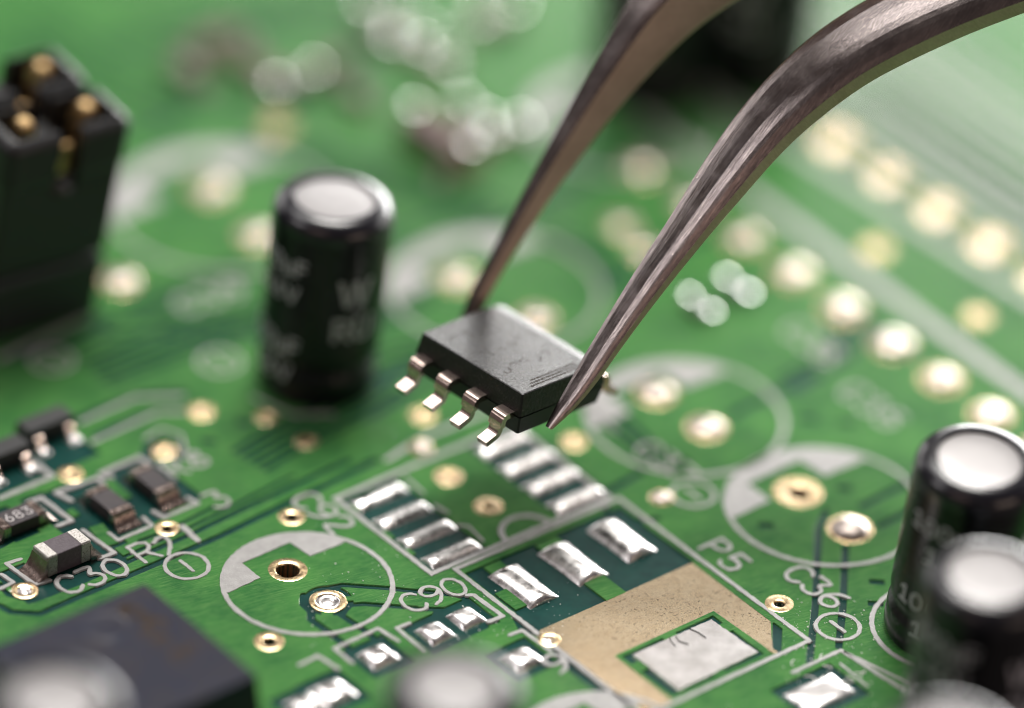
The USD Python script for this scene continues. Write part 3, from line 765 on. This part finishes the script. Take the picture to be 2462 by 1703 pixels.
def smd(name, label, cat, px, along, L=1.6, Wd=.8, h=.45, body='resistor_top', cap_mat='dull_solder', joint='dull_solder', z=.07, group=None, code=None, ecap=.32, run=.40, domes=False, plain=False, bead=.19):
    """A two-ended chip part: its length lies along the given board direction. Its own frame: x across, y along, z up."""
    y = along; x = np.cross(y, Z); o = at(*px) + Z * z
    t = thing(name, label, cat, frame(o, x, y, Z), group)
    obj('body', chamfer_box(-Wd / 2 + .015, Wd / 2 - .015, -L / 2 + ecap * .9, L / 2 - ecap * .9, 0, h - .012, .02), body, t)
    for s in (-1, 1):
        e = obj('end_cap', chamfer_box(-Wd / 2, Wd / 2, *sorted((s * (L / 2 - ecap), s * L / 2)), 0, h, .045), cap_mat, t)
        m = fillet(Wd * .98, s, L / 2 - .01, h, run); v = np.array(m.vertices); v[:, 2] -= z * .9; m.vertices = v
        if not plain: obj('solder_fillet', m, joint, t, smooth=50)
        if domes:
            d = lathe([(q * bead, .16 * bead * (1 - q ** 2)) for q in (1, .8, .6, .4, .2, 0)], 20); v = np.array(d.vertices)
            nz = np.array([.27, .17, .95]); nz /= np.linalg.norm(nz); nx = np.cross([0, 1.0, 0], nz); nx /= np.linalg.norm(nx)
            v = v[:, :1] * nx + v[:, 1:2] * np.cross(nz, nx) + v[:, 2:3] * nz
            d.vertices = np.c_[v @ x, v @ y, v[:, 2]] + [0, s * (L / 2 + .12), h + .10]
            obj('solder_bead', d, 'bright_solder', t)
    if code:
        m = meshkit.text_mesh(code, .42, .006); v = np.array(m.vertices); v -= [(v[:, 0].min() + v[:, 0].max()) / 2, .21, 0]
        m.vertices = np.c_[v[:, 1] * -1, v[:, 0], v[:, 2] + h - .012]
        obj('printed_code', m, 'resistor_print', t)
    return t


smd('ceramic_capacitor', 'small purple brown ceramic capacitor with grey ends beside the C30 mark', 'ceramic capacitor', (148, 1358), V, h=.80, Wd=.86, L=1.72, body='ceramic', cap_mat='end_cap', ecap=.42, run=.52)
smd('resistor', 'dark chip resistor printed 683 at the left edge', 'resistor', (43, 1268), V, L=1.7, Wd=.86, h=.46, code='683')
smd('resistor', 'brown chip resistor between the capacitor of C30 and its back neighbour', 'resistor', (262, 1232), U, L=1.62, Wd=.82, h=.46)
smd('resistor', 'brown chip resistor furthest back of the row behind the C30 mark', 'resistor', (368, 1182), U, L=1.62, Wd=.82, h=.46)


def transistor(label, px, turn):
    x, y = (U, V) if turn == 0 else (V, -U)
    k_ = .66; t = thing('transistor', label, 'transistor', frame(at(*px) + Z * .06, x * k_, y * k_, Z * k_))
    obj('body', hull(rounded(1.42, -.62, .62, .5, .04) + rounded(1.36, -.56, .56, .98, .04) + rounded(1.38, -.58, .58, .1, .04)), 'black_plastic', t)
    for a, s in ((-.95, -1), (.95, -1), (0, 1)):
        pts = [(.55, .5), (.74, .5), (.83, .42), (.87, .2), (.95, .06), (1.3, .05)]
        m = extrude_along_x(LineString(smooth_line(pts)).buffer(.07, cap_style='flat', quad_segs=3), a - .2, a + .2)
        if s < 0: m.vertices = np.array(m.vertices) * [1, -1, 1]; m.invert()
        obj('leg', m, 'lead', t)
        d = pillow(.62, .75, .2, 3, 3); d.vertices = np.array(d.vertices) + [a, s * 1.15, -.05]
        obj('solder_joint', d, 'solder', t)
    return t


transistor('blurred small black transistor with solder blobs in front of the jumper block', (108, 1048), 1)
transistor('small black transistor cut by the left edge behind the 683 resistor', (2, 1118), 1)

# flat dark package in the lower left
o = at(348, 1403, 2.3)
pk = thing('power_package', 'flat blue black square package in the left foreground', 'power package', frame([o[0], o[1], 0]))
obj('body', hull([(a, b, z) for a, b, z in [(-.1, .12, .9), (5.9, .12, .9), (5.9, -6.3, .9), (-.1, -6.3, .9), (0, 0, 2.3), (5.78, 0, 2.3), (5.78, -6.1, 2.3), (0, -6.1, 2.3), (0, -.1, .3), (5.8, -.1, .3), (5.8, -6.1, .3), (0, -6.1, .3)]]), 'package', pk, smooth=15)
dm = at(247, 1506, 2.3) - np.array([o[0], o[1], 0]); da, db = float(dm @ U), float(dm @ V)
d = lathe([(.78, 2.30), (.71, 2.325), (.64, 2.320), (.58, 2.302), (0, 2.301)], 40); d.vertices = np.array(d.vertices) + [da, db, 0]
obj('moulded_dimple', d, 'package', pk)
bm = []
for x, y, r in [(318, 1470, .34), (345, 1485, .25), (375, 1500, .38), (352, 1522, .2), (300, 1462, .2), (390, 1540, .3), (430, 1575, .3), (455, 1560, .22)]:
    q = at(x, y, 2.3) - np.array([o[0], o[1], 0]); bm.append(slab(Point(float(q @ U), float(q @ V)).buffer(r).difference(Point(float(q @ U) + .1, float(q @ V)).buffer(r * .55)), 2.30, 2.304))
obj('brown_mark', cat_(bm), 'brown_mark', pk)
for b in (-1.1, -3.1, -5.1):
    prof = LineString([(5.8, .9), (6.3, .9), (6.6, .5), (6.7, .12), (7.5, .08)]).buffer(.12, cap_style='flat', quad_segs=3)
    m = extrude_along_x(prof, b - .4, b + .4); v = np.array(m.vertices); m.vertices = np.c_[v[:, 1], v[:, 0], v[:, 2]]; m.invert()
    obj('leg', m, 'lead', pk)

# ------------------------------------------------------------------ jumper block in the back left
corner = at(247, 752); HH = 8.0
JM = axis_frame(corner, (334, 283), HH)
hd = thing('pin_header', 'gold pins on a black base inside the jumper caps', 'pin header', JM)
obj('base', chamfer_box(-5.0, -.12, -5.04, -.12, 0, 2.4, .15), 'black_plastic', hd)
for a in (-1.27, -3.81):
    for b in (-1.27, -3.81):
        obj('pin', hull([(a + sx * .32, b + sy * .32, z) for z in (1.0, HH - .15) for sx in (-1, 1) for sy in (-1, 1)] + [(a + sx * .17, b + sy * .17, HH + .10) for sx in (-1, 1) for sy in (-1, 1)]), 'pin_gold', hd)
import manifold3d as m3


def mbox(x0, x1, y0, y1, z0, z1): return m3.Manifold.cube([x1 - x0, y1 - y0, z1 - z0]).translate([x0, y0, z0])


def rbox(x0, x1, y0, y1, z0, z1, r):
    ball = m3.Manifold.sphere(r, 20)
    return m3.Manifold.batch_hull([ball.translate([x, y, z]) for x in (x0 + r, x1 - r) for y in (y0 + r, y1 - r) for z in (z0 + r, z1 - r)])


for k, lab in enumerate(['front black jumper cap with open square pin cells', 'black jumper cap standing behind the front one in the jumper block']):
    t = thing('jumper_cap', lab, 'jumper cap', JM)
    x1 = -.08 - 2.54 * k; x0 = x1 - 2.34; xm = (x0 + x1) / 2
    body = rbox(x0 + .10, x1 - .10, -5.0, -.14, 2.5, HH - .6, .2) + rbox(x0, x1, -5.1, -.02, HH - 2.1, HH, .46)
    for b in (-1.27, -3.81): body -= rbox(xm - .82, xm + .82, b - .86, b + .86, HH - 2.4, HH + 1, .12)
    body -= rbox(x0 - 1, x1 + 1, -3.0, -2.08, HH - 1.15, HH + 1, .2)
    body -= rbox(x1 - .9, x1 + 1, -3.05, -2.05, HH - 2.5, HH - 1.0, .1)
    body -= mbox(xm - .3, xm + .3, -3.4, -1.7, HH - 1.5, HH + 1)
    obj('shell', body, 'black_plastic', t, smooth=35)
    obj('contact', chamfer_box(x1 - .66, x1 - .5, -2.85, -2.2, HH - 2.0, HH - .85, .03), 'pin_gold', t)

# ------------------------------------------------------------------ blurred parts further back
smd('chip_inductor', 'blurred maroon brown chip part lying behind the far prong', 'chip part', (1056, 372), U, L=2.9, Wd=1.3, h=1.1, body='brown_ceramic', cap_mat='dull_solder', domes=True)
smd('resistor', 'small part with two round white glints right of the near prong', 'resistor', (1677, 753), U, L=.9, Wd=.5, h=.3, domes=True, plain=True, cap_mat='resistor_top', bead=.25)
smd('resistor', 'small part with two round white glints nearest the near pad row', 'resistor', (1767, 709), U, L=.9, Wd=.5, h=.3, domes=True, plain=True, cap_mat='resistor_top', bead=.25)
FAR = [((705, 215), V, 1.5, .8, 'resistor_side', 'far grey brown chip part with one round glint, left of the maroon part', 1), ((905, 60), U, 1.4, .9, 'resistor_side', 'far pale chip part near the top edge, left of the far prong', 1),
       ((1045, 165), U, 1.4, .9, 'resistor_side', 'far pale chip part just behind the maroon part', 1), ((1215, 340), V, 1.2, .7, 'resistor_side', 'blurred chip part with two glints beside the far prong', 1),
       ((1140, 300), U, 1.1, .6, 'resistor_side', 'small blurred part with glints between the maroon part and the far prong', 1), ((520, 120), V, 2.0, 1.0, 'brown_ceramic', 'far brown chip part in the shade behind the jumper block', 0),
       ((610, 175), U, 1.8, .9, 'brown_ceramic', 'far brown chip part in front of the grey one with a single glint', 0), ((455, 190), U, 1.4, .8, 'resistor_side', 'far grey chip part nearest the jumper block', 0), ((810, 170), V, 1.3, .7, 'brown_ceramic', 'far brown chip part midway between two round glints', 0),
       ((975, 110), V, 1.2, .7, 'resistor_side', 'far chip part with overlapping glints above the maroon part', 1), ((1190, 60), V, 1.6, .9, 'resistor_side', 'far chip part at the top edge beside the dark capacitors', 1), ((860, 250), U, 1.2, .6, 'resistor_side', 'small far chip part above the lone capacitor', 0),
       ((1095, 420), V, .9, .5, 'resistor_side', 'tiny blurred part with a glint at the front end of the maroon part', 1)]
for px, al, L_, w_, bd, lab, dm_ in FAR:
    smd('resistor', lab, 'resistor', px, al, L=L_, Wd=w_, h=.5, body=bd, domes=bool(dm_), joint='joint')
